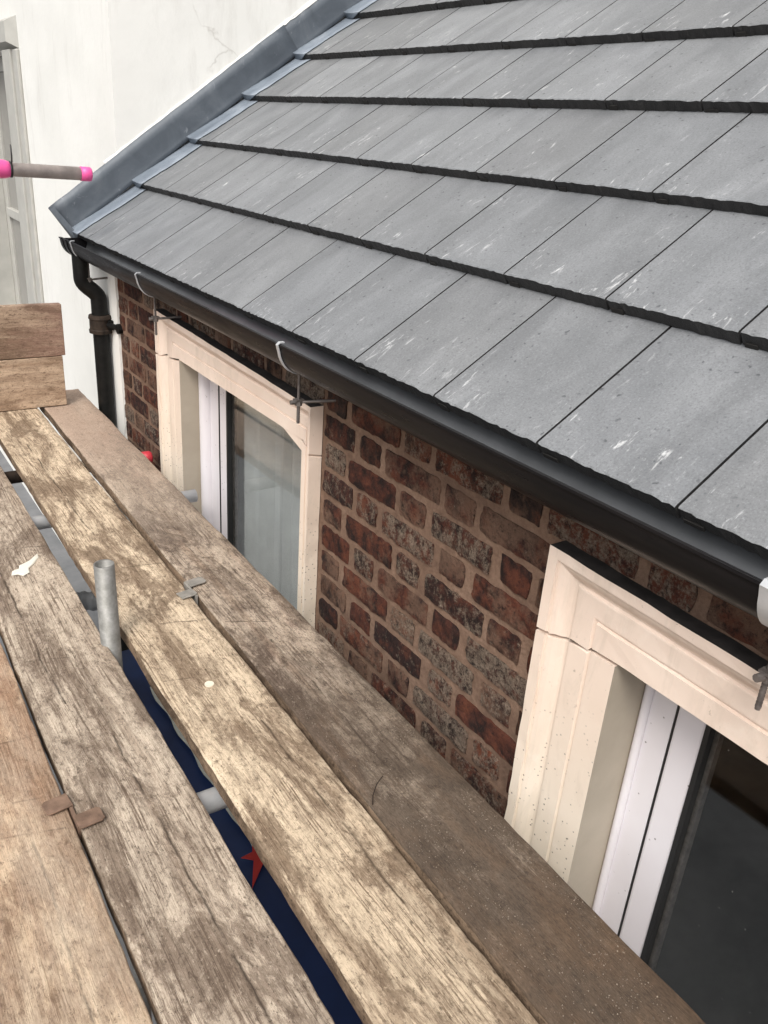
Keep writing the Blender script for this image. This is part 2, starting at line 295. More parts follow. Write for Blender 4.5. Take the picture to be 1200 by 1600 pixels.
# ------------------------------------------------------------------ mesh helpers
class MB:
    def __init__(s): s.v = []; s.f = []; s.mi = []
    def add(s, vs, fs, mi=0):
        b = len(s.v); s.v += [tuple(p) for p in vs]; s.f += [tuple(i+b for i in f) for f in fs]; s.mi += [mi]*len(fs)
    def box(s, x0, x1, y0, y1, z0, z1, mi=0):
        s.add([(x0, y0, z0), (x1, y0, z0), (x1, y1, z0), (x0, y1, z0), (x0, y0, z1), (x1, y0, z1), (x1, y1, z1), (x0, y1, z1)],
              [(0, 3, 2, 1), (4, 5, 6, 7), (0, 1, 5, 4), (1, 2, 6, 5), (2, 3, 7, 6), (3, 0, 4, 7)], mi)
    def tube(s, pts, r, n=16, cap=True, mi=0, wall=None):
        pts = [Vector(p) for p in pts]; rs = r if isinstance(r, (list, tuple)) else [r]*len(pts)
        rings = []; up = None
        for i, p in enumerate(pts):
            d = (pts[min(i+1, len(pts)-1)] - pts[max(i-1, 0)]).normalized()
            if up is None:
                up = Vector((0, 0, 1)) if abs(d.z) < .9 else Vector((1, 0, 0))
            a = up.cross(d).normalized(); b = d.cross(a).normalized(); up = b
            rings.append([p + a*math.cos(2*math.pi*k/n)*rs[i] + b*math.sin(2*math.pi*k/n)*rs[i] for k in range(n)])
        vs = [q for rg in rings for q in rg]; fs = []
        for i in range(len(pts)-1):
            for k in range(n):
                k2 = (k+1) % n; fs.append((i*n+k, i*n+k2, (i+1)*n+k2, (i+1)*n+k))
        if cap: fs += [tuple(range(n-1, -1, -1)), tuple((len(pts)-1)*n+k for k in range(n))]
        s.add(vs, fs, mi)
    def hollow(s, p0, p1, r, th=.004, n=20):
        p0, p1 = Vector(p0), Vector(p1); d = (p1-p0).normalized(); up = Vector((0, 0, 1)) if abs(d.z) < .9 else Vector((1, 0, 0))
        a = up.cross(d).normalized(); b = d.cross(a)
        def ring(p, rr): return [p + a*math.cos(2*math.pi*k/n)*rr + b*math.sin(2*math.pi*k/n)*rr for k in range(n)]
        vs = ring(p0, r)+ring(p1, r)+ring(p1, r-th)+ring(p0, r-th); fs = []
        for q in range(4):
            for k in range(n): fs.append((q*n+k, q*n+(k+1) % n, ((q+1) % 4)*n+(k+1) % n, ((q+1) % 4)*n+k))
        s.add(vs, fs)
    def prism(s, poly, axis_vec, mi=0):
        n = len(poly); a = Vector(axis_vec); vs = [Vector(p) for p in poly]; vs += [p+a for p in vs]
        fs = [tuple(range(n-1, -1, -1)), tuple(range(n, 2*n))]+[(i, (i+1) % n, n+(i+1) % n, n+i) for i in range(n)]
        s.add(vs, fs, mi)
    def mesh(s, name, mats, smooth=False):
        me = bpy.data.meshes.new(name); me.from_pydata(s.v, [], s.f); me.update()
        for m in (mats if isinstance(mats, (list, tuple)) else [mats]): me.materials.append(M[m])
        for p, i in zip(me.polygons, s.mi): p.material_index = i; p.use_smooth = smooth
        return me
def link(name, me, parent=None, loc=(0, 0, 0), rot=(0, 0, 0), scale=(1, 1, 1), bevel=0, angle=False):
    o = bpy.data.objects.new(name, me); COL.objects.link(o); o.location = loc; o.rotation_euler = rot; o.scale = scale; o.parent = parent
    if bevel:
        b = o.modifiers.new('bevel', 'BEVEL'); b.width = bevel; b.segments = 2; b.limit_method = 'ANGLE'; b.angle_limit = R(40)
    return o
def obj(name, mb, mats, parent=None, smooth=False, bevel=0, loc=(0, 0, 0), rot=(0, 0, 0)):
    if loc != (0, 0, 0):
        mb.v = [tuple(Vector(p)-Vector(loc)) for p in mb.v]
    o = link(name, mb.mesh(name, mats, smooth), parent, loc, rot, bevel=bevel)
    if smooth:
        try: o.data.set_sharp_from_angle(angle=R(38))
        except Exception: pass
    return o
def empty(name, loc=(0, 0, 0), parent=None):
    o = bpy.data.objects.new(name, None); COL.objects.link(o); o.location = loc; o.empty_display_size = .1; o.parent = parent; return o
def tag(o, label, cat, group=None):
    o['label'] = label; o['category'] = cat
    if group: o['group'] = group
    return o
GZ = -2.4
# ================================================================== ground
g = MB(); S_ = 150
g.add([(-S_, -S_, GZ), (S_, -S_, GZ), (S_, S_, GZ), (-S_, S_, GZ)], [(0, 1, 2, 3)])
o = obj('ground', g, 'paving'); o['kind'] = 'structure'

# ================================================================== brick house
XW, XF = .062, .02               # mortar face of the wall, front face of the stone surrounds
YEND, YNEAR = 1.69, -3.0
house = empty('brick_house', (0, 0, GZ))
tag(house, 'low brick house with grey tiled roof, black gutter and peach painted window surrounds', 'house')
def hp(o): # keep world placement under the house empty
    o.location = Vector(o.location) - Vector((0, 0, GZ)); o.parent = house; return o
W1 = dict(y0=-.04, y1=1.14, top=-.155, iy0=.032, iy1=.945, head=-.285, sill=-1.55)
W2 = dict(y0=-2.12, y1=-.937, top=-.180, iy0=-1.935, iy1=-1.116, head=-.322, sill=-1.55)
# wall core in pieces round the two openings
m = MB()
def wallpiece(y0, y1, z0, z1): m.box(XW, XW+.24, y0, y1, z0, z1)
wallpiece(W1['iy1']+.05, YEND, GZ, -.002); wallpiece(W2['y1']-.10, W1['iy0']-.03, GZ, -.002); wallpiece(YNEAR, W2['iy0']-.05, GZ, -.002)
for W in (W1, W2):
    a, b = (W1['iy0']-.03, W1['iy1']+.05) if W is W1 else (W2['iy0']-.05, W2['y1']-.10)
    wallpiece(a, b, W['top']-.04, -.002); wallpiece(a, b, GZ, W['sill'])
wall = hp(obj('wall', m, 'mortar'))
wall['label'] = 'old red brick wall with pale pinkish pointing'
# bricks
def brick_mesh(L, H, seed):
    """weathered brick: flat faceted front with spalls, ragged arrises, 3 cm deep"""
    rd = random.Random(seed); nx, nz = (13 if L > .15 else 7), 5; mb = MB(); vs = []
    cut = [rd.uniform(.0, .009) for _ in range(4)]; tlt = rd.uniform(-.02, .02)
    for j in range(nz+1):
        for i in range(nx+1):
            u, w_ = i/nx, j/nz; y = (u-.5)*L; z = (w_-.5)*H; P = Vector((y*38+seed*3.7, z*38, seed*1.9))
            ei, ej = i in (0, nx), j in (0, nz)
            if ei: y += rd.uniform(-.0028, .0028)
            elif not ej: y += rd.uniform(-.003, .003)
            if ej: z += rd.uniform(-.0024, .0024)
            elif not ei: z += rd.uniform(-.002, .002)
            if ei and ej: k = cut[(1 if i else 0)+(2 if j else 0)]; y *= 1-k/L; z *= 1-k/H
            x = -.0052+tlt*y+.0024*noise.noise(P)+.0016*noise.noise(P*2.7)
            if noise.noise(P*.55+Vector((9, 0, 0))) > .28: x += .0035
            if ei or ej: x += .0022
            vs.append((min(x, -.0008), y, z))
    fs = []
    for j in range(nz):
        for i in range(nx):
            a = j*(nx+1)+i; fs.append((a, a+nx+1, a+nx+2, a+1))
    ring = [i for i in range(nx+1)]+[(j+1)*(nx+1)-1 for j in range(1, nz+1)]+[nz*(nx+1)+i for i in range(nx-1, -1, -1)]+[j*(nx+1) for j in range(nz-1, 0, -1)]
    b = len(vs); vs += [(.02, vs[k][1], vs[k][2]) for k in ring]
    for q in range(len(ring)): q2 = (q+1) % len(ring); fs.append((ring[q], ring[q2], b+q2, b+q))
    mb.add(vs, fs); return mb.mesh('brick', 'brick', False)
BS = [brick_mesh(.216, .0625, i) for i in range(18)]; BH = [brick_mesh(.100, .0625, 100+i) for i in range(18)]
PITCH, Z0, REP = .0797, -.1395, .355
stuffb = MB(); nb = 0
def place_brick(yc, zc, L, head, low):
    global nb
    me = random.choice(BH if head else BS); nom = .100 if head else .216
    if low:
        stuffb.add([(XW+v.co.x, yc+v.co.y*L/nom, zc+v.co.z) for v in me.vertices], [tuple(p.vertices) for p in me.polygons]); return
    b = link('brick', me, wall, (XW, yc, zc), (random.uniform(-.012, .012), 0, 0), (1, L/nom, 1))
    if random.random() < .5: b.scale.y *= -1; b.scale.z *= -1
    nb += 1
for r in range(-1, 28):
    zc = Z0-PITCH*r
    hy = -.110 if r % 2 == 0 else -.275
    zones = [(YEND-.004, W1['y1']+.006), (W1['y0']-.008, W2['y1']+.006), (W2['y0']-.006, -2.75)] if r > 0 else [(YEND-.004, -2.75)]
    if zc < -1.6: zones = [(YEND-.004, -2.75)]
    for za, zb in zones:
        k0 = int((hy-za)/REP)-2
        for k in range(-8, 12):
            for head in (True, False):
                yc = hy-k*REP-(0 if head else REP/2)
                L = .100 if head else .216
                a, b = min(yc+L/2, za-.006), max(yc-L/2, zb+.006)
                if a-b < .03: continue
                place_brick((a+b)/2+random.uniform(-.003, .003), zc+random.uniform(-.002, .002), (a-b)+random.uniform(-.013, .001), head, r > 10 or b < -2.2)
sb = hp(obj('lower_brickwork', stuffb, 'brick', smooth=True)); sb['kind'] = 'stuff'

# ------------------------------------------------------------------ stone window surrounds
# profile: (t inwards from outer edge, distance proud of the wall face)
PROF = [(0, 0), (0, .040), (.024, .040), (.026, .034), (.031, .034), (.040, .031), (.052, .024), (.060, .017), (.066, .0155), (.070, .020), (.074, .021), (.119, .021), (.1225, .0165), (.127, .0165), (.1295, .0225), (.188, .0225), (.188, -.105)]
def prof(scale=1.0): return [(a*scale, XW-.002-p) for a, p in PROF]
def surround(win, W, wl, wr, hh):
    tl = lambda y, tt: .024*(y-(W['y0']+W['y1'])/2)*max(0, 1-tt/.188)   # the head has settled towards its near end
    """wl/wr: widths of far and near jamb as a share of the moulding; far jamb has the larger y"""
    far, near, top = W['y1'], W['y0'], W['top']
    rd = random.Random(int(far*100))
    pf = prof(1.0)
    wf = (far-W['iy1'])/.188; wn = (W['iy0']-near)/.188; wt = (top-W['head'])/.188
    # head with returned corners
    hb = MB(); vs = []; n = len(pf)
    zb = [W['head']-.020+.018*min(1, q[0]/.188)+rd.uniform(-.0055, .0055) for q in pf]
    segs = 26
    for (tt, x), zlow in zip(pf, zb):  # row per profile vertex: far-bottom, far corner, ... near corner, near-bottom
        row = [(x, far-tt*wf, zlow), (x, far-tt*wf, top-tt*wt+tl(far, tt))]
        for s in range(1, segs):
            q = s/segs; row.append((x+rd.uniform(-.0006, .0006), (far-tt*wf)*(1-q)+(near+tt*wn)*q, top-tt*wt+tl((far-tt*wf)*(1-q)+(near+tt*wn)*q, tt)+rd.uniform(-.0012, .0012)*(1 if tt < .03 else .2)))
        row += [(x, near+tt*wn, top-tt*wt+tl(near, tt)), (x, near+tt*wn, zlow)]
        vs += row
    L = segs+3; fs = []; mi = []
    for i in range(n-1):
        for j in range(L-1):
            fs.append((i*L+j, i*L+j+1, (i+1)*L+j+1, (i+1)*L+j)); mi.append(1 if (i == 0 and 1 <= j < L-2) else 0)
    hb.add(vs, fs); hb.mi = mi
    hb.add([vs[i*L] for i in range(n)], [tuple(range(n))]); hb.add([vs[i*L+L-1] for i in range(n)], [tuple(range(n-1, -1, -1))])
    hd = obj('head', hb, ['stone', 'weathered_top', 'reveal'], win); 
    # soffit slab so the head has an underside back to the frame
    if W is W1:
        hn = MB(); hn.prism([(XW-.022, .16, W['head']+.001), (XW-.022, W['iy0'], W['head']+.001), (XW-.022, W['iy0'], W['head']-.036), (XW-.022, .08, W['head']-.022)], (.05, 0, 0)); obj('haunch', hn, 'stone', win)
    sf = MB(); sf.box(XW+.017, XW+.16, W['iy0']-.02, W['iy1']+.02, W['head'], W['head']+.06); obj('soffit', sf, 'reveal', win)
    for side in (1, -1):
        jb = MB(); wj = wf if side > 0 else wn; y0 = far if side > 0 else near; segs = 30; rows = []
        for (tt, x), zlow in zip(pf, zb):
            r_ = []
            for s in range(segs+1):
                q = s/segs; z = (zlow-.0075)*(1-q)+W['sill']*q
                ch = 0
                if tt < .03 and rd.random() < .35: ch = rd.uniform(0, .0025)
                r_.append((x+ch*(.6 if x < .03 else 0), y0-side*(tt*wj+ch), z))
            rows.append(r_)
        vs = [p for r_ in rows for p in r_]; L = segs+1
        fs = [((i*L+j, i*L+j+1, (i+1)*L+j+1, (i+1)*L+j) if side > 0 else (i*L+j, (i+1)*L+j, (i+1)*L+j+1, i*L+j+1)) for i in range(n-1) for j in range(L-1)]
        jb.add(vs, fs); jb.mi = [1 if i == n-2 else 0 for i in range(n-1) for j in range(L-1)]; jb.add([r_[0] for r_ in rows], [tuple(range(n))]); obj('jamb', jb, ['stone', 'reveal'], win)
        rv = MB(); yi = W['iy1'] if side > 0 else W['iy0']
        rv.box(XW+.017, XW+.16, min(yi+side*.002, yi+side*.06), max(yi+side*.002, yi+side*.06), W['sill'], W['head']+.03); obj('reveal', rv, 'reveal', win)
    si = MB(); si.prism([(-.01, near-.03, W['sill']-.09), (.2, near-.03, W['sill']-.09), (.2, near-.03, W['sill']+.012), (-.01, near-.03, W['sill']-.01)], (0, far-near+.06, 0)); obj('sill', si, 'stone', win)
    ck = MB(); ck.box(XW-.004, XW+.02, near+.004, far-.004, W['head']-.05, W['head']+.01)
    # dark bed joint behind the open crack between head and jambs
    cj = MB(); cj.box(XW-.010, XW+.016, W['iy1']+.004, far-.008, W['head']-.030, W['head']+.005); cj.box(XW-.010, XW+.016, near+.008, W['iy0']-.004, W['head']-.030, W['head']+.005); obj('bed_joint', cj, 'joint_dark', win)

def frame_mb(x0, x1, y0, y1, z0, z1, w):
    f = MB(); f.box(x0, x1, y1-w, y1, z0, z1); f.box(x0, x1, y0, y0+w, z0, z1); f.box(x0, x1, y0+w, y1-w, z1-w, z1); f.box(x0, x1, y0+w, y1-w, z0, z0+w); return f
def make_window(W, XFR, trim, fw, sw, label, curtain):
    y0, y1, z0, z1 = W['iy0']-.16, W['iy1']-.001, W['sill']+.02, W['head']+.19
    f = frame_mb(XFR, XFR+.05, y0, y1, z0, z1, trim+fw)
    win = hp(obj('window', f, 'upvc', bevel=.004)); win['label'] = label
    def par(o): o.parent = win; return o   # the window mesh sits at the world origin
    class P:  # parent proxy
        pass
    before = set(bpy.data.objects)
    surround(None, W, 1, 1, 0)
    tr = MB(); tr.tube([(XFR-.004, y1-trim*.5, z0), (XFR-.004, y1-trim*.5, z1)], trim*.5, 12); obj('bead', tr, 'upvc', None, True)
    i0, i1 = y0+trim+fw, y1-trim-fw; gz = frame_mb(XFR-.001, XFR+.03, i0-.001, i1+.001, z0+trim+fw, z1-trim-fw, .004); obj('gasket', gz, 'gasket')
    gp_ = .009 if curtain else .0022
    s_ = frame_mb(XFR-.002, XFR+.035, i0+gp_, i1-gp_, z0+trim+fw+.0035, z1-trim-fw-.0035, sw); obj('sash', s_, 'upvc', bevel=.006)
    q0, q1 = i0+.0035+sw, i1-.0035-sw; g2 = frame_mb(XFR-.006, XFR+.03, q0-.0015, q1+.0015, z0+trim+fw+sw, z1-trim-fw-sw, .010); obj('gasket', g2, 'gasket')
    p = MB(); p.box(XFR+.008, XFR+.012, q0+.008, q1-.008, z0+trim+fw+sw+.004, z1-trim-fw-sw-.004); obj('pane', p, 'glass')
    g3 = frame_mb(XFR+.013, XFR+.029, q0+.004, q1-.004, z0+trim+fw+sw+.01, z1-trim-fw-sw-.01, .014); obj('spacer', g3, 'bracket_steel')
    if curtain:
        c = MB(); N = 70; vs = []
        for i in range(N+1):
            y = q0-.06+(q1-q0+.26)*i/N; x = XFR+.085+.018*math.sin(i*.9)+.008*math.sin(i*2.3); vs += [(x, y, z0), (x, y, z1)]
        c.add(vs, [(2*i, 2*i+2, 2*i+3, 2*i+1) for i in range(N)]); obj('curtain', c, 'curtain', None, True)
    for o in set(bpy.data.objects)-before: par(o)
    rm = MB(); a, b = y0-.5, y1+.5
    rm.add([(XFR+.06, a, z0-.4), (XFR+2.2, a, z0-.4), (XFR+2.2, b, z0-.4), (XFR+.06, b, z0-.4), (XFR+.06, a, z1+.3), (XFR+2.2, a, z1+.3), (XFR+2.2, b, z1+.3), (XFR+.06, b, z1+.3)],
           [(0, 1, 2, 3), (4, 7, 6, 5), (0, 4, 5, 1), (1, 5, 6, 2), (2, 6, 7, 3)])
    return win
make_window(W1, .130, .055, .075, .075, 'white plastic window with pale curtain behind the glass', True)
make_window(W2, .148, .018, .052, .061, 'white plastic window with dark speckled glass', False)
rm = MB()
x0, x1, ya, yb, za, zb = .305, 3.2, YNEAR, 1.6, GZ+.02, -.02
rm.add([(x0, ya, za), (x1, ya, za), (x1, yb, za), (x0, yb, za), (x0, ya, zb), (x1, ya, zb), (x1, yb, zb), (x0, yb, zb)], [(0, 1, 2, 3), (4, 7, 6, 5), (0, 4, 5, 1), (1, 5, 6, 2), (2, 6, 7, 3)])
hp(obj('room', rm, 'room_dark'))

# ------------------------------------------------------------------ roof
PIT = .62957; cP, sP = math.cos(PIT), math.sin(PIT); TW = .300
SN = [0, .3544, .6777, 1.0111, 1.3337]+[1.3337+.333*k for k in range(1, 6)]
SHIFT = [0, -.4985, -.994, -1.422, .085, -.42, .08, -.42, .08]
YW = 2.05                                   # abutment wall
def rp(s, y, h): return (s*cP-h*sP, y, s*sP+h*cP)
m = MB(); m.prism([rp(.03, YNEAR-.2, -.012), rp(3.2, YNEAR-.2, -.012), rp(3.2, YNEAR-.2, -.06), rp(.06, YNEAR-.2, -.06)], (0, YW-YNEAR+.19, 0))
roof = hp(obj('roof', m, 'weathered_top')); roof['label'] = 'pitched roof of flat grey interlocking tiles'
def tile_mesh(w, seed, notch):
    """local: x up the slope from the nose, y across (0 .. w), z off the roof plane; thin wedge lying on the course below"""
    rd = random.Random(seed); mb = MB(); L = .40; th = .0295; n = 26
    top = []; bot = []
    for i in range(n+1):
        y = w*i/n; j = rd.uniform(-.0018, .0018)
        top.append((j, y, th+rd.uniform(-.0011, .0007))); bot.append((rd.uniform(-.001, .002), y, .0015+rd.uniform(-.001, .001)))
    a = len(top)
    vs = top+[(.004, p[1], th+.0008) for p in top]+[(L, w*i/n, th-L*.083) for i in range(n+1)]+bot
    fs = []; mi = []
    for i in range(n):
        fs.append((i, i+1, a+i+1, a+i)); mi.append(0)
        fs.append((a+i, a+i+1, 2*a+i+1, 2*a+i)); mi.append(0)
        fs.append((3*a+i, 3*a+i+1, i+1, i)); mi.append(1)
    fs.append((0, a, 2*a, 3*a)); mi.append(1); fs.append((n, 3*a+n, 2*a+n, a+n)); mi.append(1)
    fs = [tuple(f) for f in fs]
    mb.add(vs, fs); mb.mi = mi
    if notch:   # interlock channel showing as a broken dark socket beside the joint
        mb.box(-.0022, .01, w-.030-rd.uniform(0, .012), w-.006, .0005, .009+rd.uniform(0, .006), 2)
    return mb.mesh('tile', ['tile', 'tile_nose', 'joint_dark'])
TM = [tile_mesh(TW-.0048, 40+i, True) for i in range(10)]
YT1 = 2.043
for k in range(9):
    j = -9
    while True:
        y1 = -(j+SHIFT[k])*TW; y0 = y1-TW; j += 1
        if y1 < YNEAR-.2: break
        if y0 > YT1-.02: continue
        hi = min(y1, YT1); wdt = hi-y0-.0035
        me = TM[random.randrange(10)] if hi == y1 else tile_mesh(wdt, 999+k, False)
        p = rp(SN[k], y0+.0024, 0)
        o = link('tile', me, roof, (p[0], p[1], p[2]), (0, -PIT+random.uniform(-.0015, .0015), random.uniform(-.0012, .0012)))
# ------------------------------------------------------------------ lead flashing
rd = random.Random(5)
def lead_strip(s0, s1, hb, ht, lift):
    mb = MB(); N = 26; rows = []
    for i in range(N+1):
        s = s0+(s1-s0)*i/N; wob = rd.uniform(-.0012, .0012)
        prof_ = [(YW-.004-lift, ht+wob), (YW-.008-lift+rd.uniform(-.0008, .0008), (ht*.66+hb*.34)), (YW-.010-lift+rd.uniform(-.001, .001), ht*.33+hb*.67), (YW-.012-lift, hb+.02), (YW-.014-lift, hb+.004), (YW-.020-lift, hb-.012)]
        rows.append([rp(s, y, h) for y, h in prof_])
    n = len(rows[0]); vs = [p for r_ in rows for p in r_]
    mb.add(vs, [(i*n+j, (i+1)*n+j, (i+1)*n+j+1, i*n+j+1) for i in range(N) for j in range(n-1)]); return mb
fl = None
for (s0, s1, lift) in ((-.015, 1.36, .004), (1.30, 3.1, .0)):
    mb = lead_strip(s0, s1, .040, .158, lift)
    if fl is None:
        # front fold closing the upstand at the eaves
        a, b, c_, d_ = rp(-.015, YW-.008, .168), rp(-.015, YW-.054, .04), rp(-.05, YW-.05, .0), rp(-.02, YW-.02, .03)
        mb.prism([rp(-.017, YW-.008, .157), rp(-.017, YW-.056, .040), rp(-.020, YW-.056, -.012), rp(-.020, YW-.008, -.012)], (.02, 0, .012))
        fl = hp(obj('flashing', mb, 'lead', smooth=True)); so_ = fl.modifiers.new('s', 'SOLIDIFY'); so_.thickness = .002
        fl['label'] = 'grey lead flashing dressed up the white wall'
    else:
        q = obj('lead_sheet', mb, 'lead', smooth=True); q.parent = fl; so_ = q.modifiers.new('s', 'SOLIDIFY'); so_.thickness = .002
for k in range(8):  # one apron per course, lying on the tile and lipping over its nose
    mb = MB(); N = 14; rows = []; wd_ = .135+rd.uniform(-.012, .012)
    L = SN[k+1]-SN[k]+.02
    for i in range(N+1):
        s = L*i/N - .004; h = .0325-.083*max(0, s)*1.0+.002
        yy = [YW-.012, YW-.035, YW-.07+rd.uniform(-.003, .003), YW-wd_+rd.uniform(-.0035, .0035)+.012*math.sin(i*.5+k)*.4]
        hh = [h+.012, h+.004+rd.uniform(0, .002), h+rd.uniform(0, .002), h+.001]
        if i == N: hh = [max(q-.004, .004) for q in hh]
        rows.append([rp(SN[k]+s, y, q) for y, q in zip(yy, hh)])
    rows.insert(0, [rp(SN[k]-.007, y, .012) for y in (YW-.012, YW-.035, YW-.055, YW-.075)])
    n = 4; vs = [p for r_ in rows for p in r_]; mb.add(vs, [(i*n+j, (i+1)*n+j, (i+1)*n+j+1, i*n+j+1) for i in range(len(rows)-1) for j in range(3)])
    q = obj('lead_apron', mb, 'lead_new', smooth=True); q.parent = fl; so_ = q.modifiers.new('s', 'SOLIDIFY'); so_.thickness = .0018; so_.offset = 1

# ------------------------------------------------------------------ gutter
GCX, GA, GD, GZT = -.028, .0575, .070, .006
def gut_profile(off=0.0, n=16):
    return [(GCX-(GA+off)*math.cos(math.pi*i/n), GZT-(GD+off)*math.sin(math.pi*i/n)) for i in range(n+1)]
GY0, GY1 = -3.1, 1.955
def gutter_mesh(ya, yb, off, segs):
    mb = MB(); outer = gut_profile(off); inner = gut_profile(off-.003)
    lip = [(outer[0][0]-.004, outer[0][1]+.001), (outer[0][0]-.004, outer[0][1]+.006), (outer[0][0]+.004, outer[0][1]+.006)]
    ring = lip[::-1]+outer+inner[::-1]
    ring = [lip[2], lip[1], lip[0]]+outer+inner[::-1]
    n = len(ring); vs = []
    for s in range(segs+1):
        y = ya+(yb-ya)*s/segs; vs += [(x, y, z+.0015*math.sin(y*2.1)) for x, z in ring]
    fs = [(s*n+i, s*n+(i+1) % n, (s+1)*n+(i+1) % n, (s+1)*n+i) for s in range(segs) for i in range(n)]
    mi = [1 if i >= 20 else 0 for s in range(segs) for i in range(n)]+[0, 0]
    fs += [tuple(range(n-1, -1, -1)), tuple(segs*n+i for i in range(n))]
    mb.add(vs, fs); mb.mi = mi; return mb
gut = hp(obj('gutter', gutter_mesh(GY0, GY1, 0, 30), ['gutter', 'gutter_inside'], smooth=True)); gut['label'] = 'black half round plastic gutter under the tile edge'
def sub(o, p): o.parent = p; return o   # part meshes sit at the world origin
ec = gutter_mesh(GY1-.035, GY1+.006, .004, 1); op = gut_profile(.003); ec.prism([(x, GY1+.001, z) for x, z in op], (0, .005, 0)); sub(obj('end_cap', ec, ['gutter', 'gutter_inside'], smooth=True), gut)
ec = gutter_mesh(GY1-.095, GY1-.060, .004, 1); sub(obj('outlet_collar', ec, ['gutter', 'gutter_inside'], smooth=True), gut)
def bracket(yc, skew, mat, wd, rodz=-.20):
    mb = MB(); pr_ = gut_profile(.0045, 18); N = len(pr_)
    pr_ = [(pr_[0][0]+.016, pr_[0][1]+.011), (pr_[0][0]+.004, pr_[0][1]+.011), (pr_[0][0]-.004, pr_[0][1]+.004)]+pr_[1:]
    q2 = gut_profile(.0015, 18); inn = [(pr_[0][0], pr_[0][1]-.003), (pr_[1][0], pr_[1][1]-.003), (pr_[2][0]+.003, pr_[2][1])]+q2[1:]
    n = len(pr_); vs = []
    for y in (yc-wd, yc+wd): vs += [(x, y, z) for x, z in pr_]+[(x, y, z) for x, z in inn]
    fs = []
    for i in range(n-1):
        fs += [(i, i+1, 2*n+i+1, 2*n+i), (n+i+1, n+i, 3*n+i, 3*n+i+1), (i+1, i, n+i, n+i+1), (2*n+i, 2*n+i+1, 3*n+i+1, 3*n+i)]
    mb.add(vs, fs)
    b = sub(obj('bracket', mb, mat, smooth=True), gut)
    rod = MB(); rod.tube([(GCX, yc, GZT-GD-.002), (GCX, yc, rodz)], .0040, 10)
    for k in range(9): rod.tube([(GCX, yc, rodz+.004+k*.006), (GCX, yc, rodz+.007+k*.006)], .0047, 10)
    rod.tube([(GCX, yc, -.134), (GCX, yc, -.152)], .0095, 6); rod.tube([(GCX-.022, yc+.004, -.143), (GCX+.0, yc, -.143)], .006, 8)
    rod.tube([(GCX, yc, -.143), (XW+.02, yc+skew, -.134)], .0042, 8); rod.box(GCX-.012, GCX+.012, yc-.009, yc+.009, -.1385, -.1345)
    sub(obj('bracket_rod', rod, 'bracket_steel', smooth=True), gut)
bracket(1.79, .0, 'galvanised', .004, -.21); bracket(.985, -.03, 'galvanised', .004); bracket(-.062, -.055, 'galvanised', .005); bracket(-1.405, -.03, 'galvanised', .013); bracket(-2.4, 0, 'galvanised', .006)
# ------------------------------------------------------------------ downpipe with swan neck
PX, PY = .011, 1.80
NX = -.050
pts = [(NX, PY+.012, -.045), (NX, PY+.012, -.135)]
for i in range(1, 14):
    q = i/14; e = q*q*q*(q*(q*6-15)+10); pts.append((NX+(PX-NX)*e, PY+.012*(1-e), -.135-.098*q))
pts += [(PX, PY, -.245), (PX, PY, -.31)]
mb = MB(); mb.tube(pts, .034, 20); mb.tube([(PX, PY, -.36), (PX, PY, GZ+.02)], .0345, 20)
dp = hp(obj('downpipe', mb, 'iron', smooth=True)); dp['label'] = 'black swan neck downpipe by the white strip'
c1 = MB(); prof_c = [(-.292, .036), (-.294, .047), (-.308, .050), (-.312, .046), (-.352, .046), (-.356, .050), (-.370, .049), (-.374, .036)]
c1.tube([(PX, PY, z) for z, r_ in prof_c], [r_ for z, r_ in prof_c], 20); sub(obj('collar', c1, 'rusty_iron', smooth=True), dp)
c2 = MB(); c2.box(PX+.02, XW+.02, PY-.055, PY-.035, -.352, -.312); c2.tube([(PX+.02, PY-.05, -.33), (XW-.006, PY-.12, -.33)], .012, 10); c2.tube([(XW-.02, PY-.13, -.33), (XW+.01, PY-.13, -.33)], .022, 8); sub(obj('pipe_clip', c2, 'iron'), dp)

# ================================================================== white neighbouring house
XN = .205
wh = empty('white_house', (XN, YW, GZ)); tag(wh, 'white rendered taller house that the tiled roof and lead flashing abut', 'house')
def wp(o): o.location = Vector(o.location)-Vector(wh.location); o.parent = wh; return o
WY0, WY1, WZ0, WZ1 = 3.98, 5.05, -.95, .80       # window opening in the side wall
def grid_wall(mb, p00, du, dv, nu, nv, nrm, amp, seed):
    vs = []
    for j in range(nv+1):
        for i in range(nu+1):
            p = Vector(p00)+Vector(du)*i/nu+Vector(dv)*j/nv
            vs.append(p+Vector(nrm)*amp*noise.noise(p*1.7+Vector((seed, 0, 0))))
    mb.add(vs, [(j*(nu+1)+i, j*(nu+1)+i+1, (j+1)*(nu+1)+i+1, (j+1)*(nu+1)+i) for j in range(nv) for i in range(nu)])
m = MB()
HT = 4.2
m.box(XN, XN+.3, YW+.0, WY0, GZ, HT); m.box(XN, XN+.3, WY1, 7.5, GZ, HT); m.box(XN, XN+.3, WY0, WY1, GZ, WZ0); m.box(XN, XN+.3, WY0, WY1, WZ1, HT)
m.box(XN+.3, 4.5, YW+.0005, YW+.3, GZ, HT)
wall2 = wp(obj('wall', m, 'render'))
# white painted strip on the end of the brick wall
st = MB(); N = 60; vs = []; rd = random.Random(3)
for i in range(N+1):
    z = GZ+(-.01-GZ)*i/N; ye = YEND-.004+rd.uniform(-.005, .004); vs += [(XW-.010, ye, z), (XW+.02, ye, z), (XW-.012, YW+.001, z)]
st.add(vs, [(3*i, 3*i+3, 3*i+5, 3*i+2) for i in range(N)]+[(3*i+1, 3*i+4, 3*i+3, 3*i) for i in range(N)])
wp(obj('painted_strip', st, 'render'))
rt = MB(); rt.box(XW-.0115, XN+.02, YW-.0005, YW+.02, GZ, -.012); wp(obj('return_face', rt, 'render'))
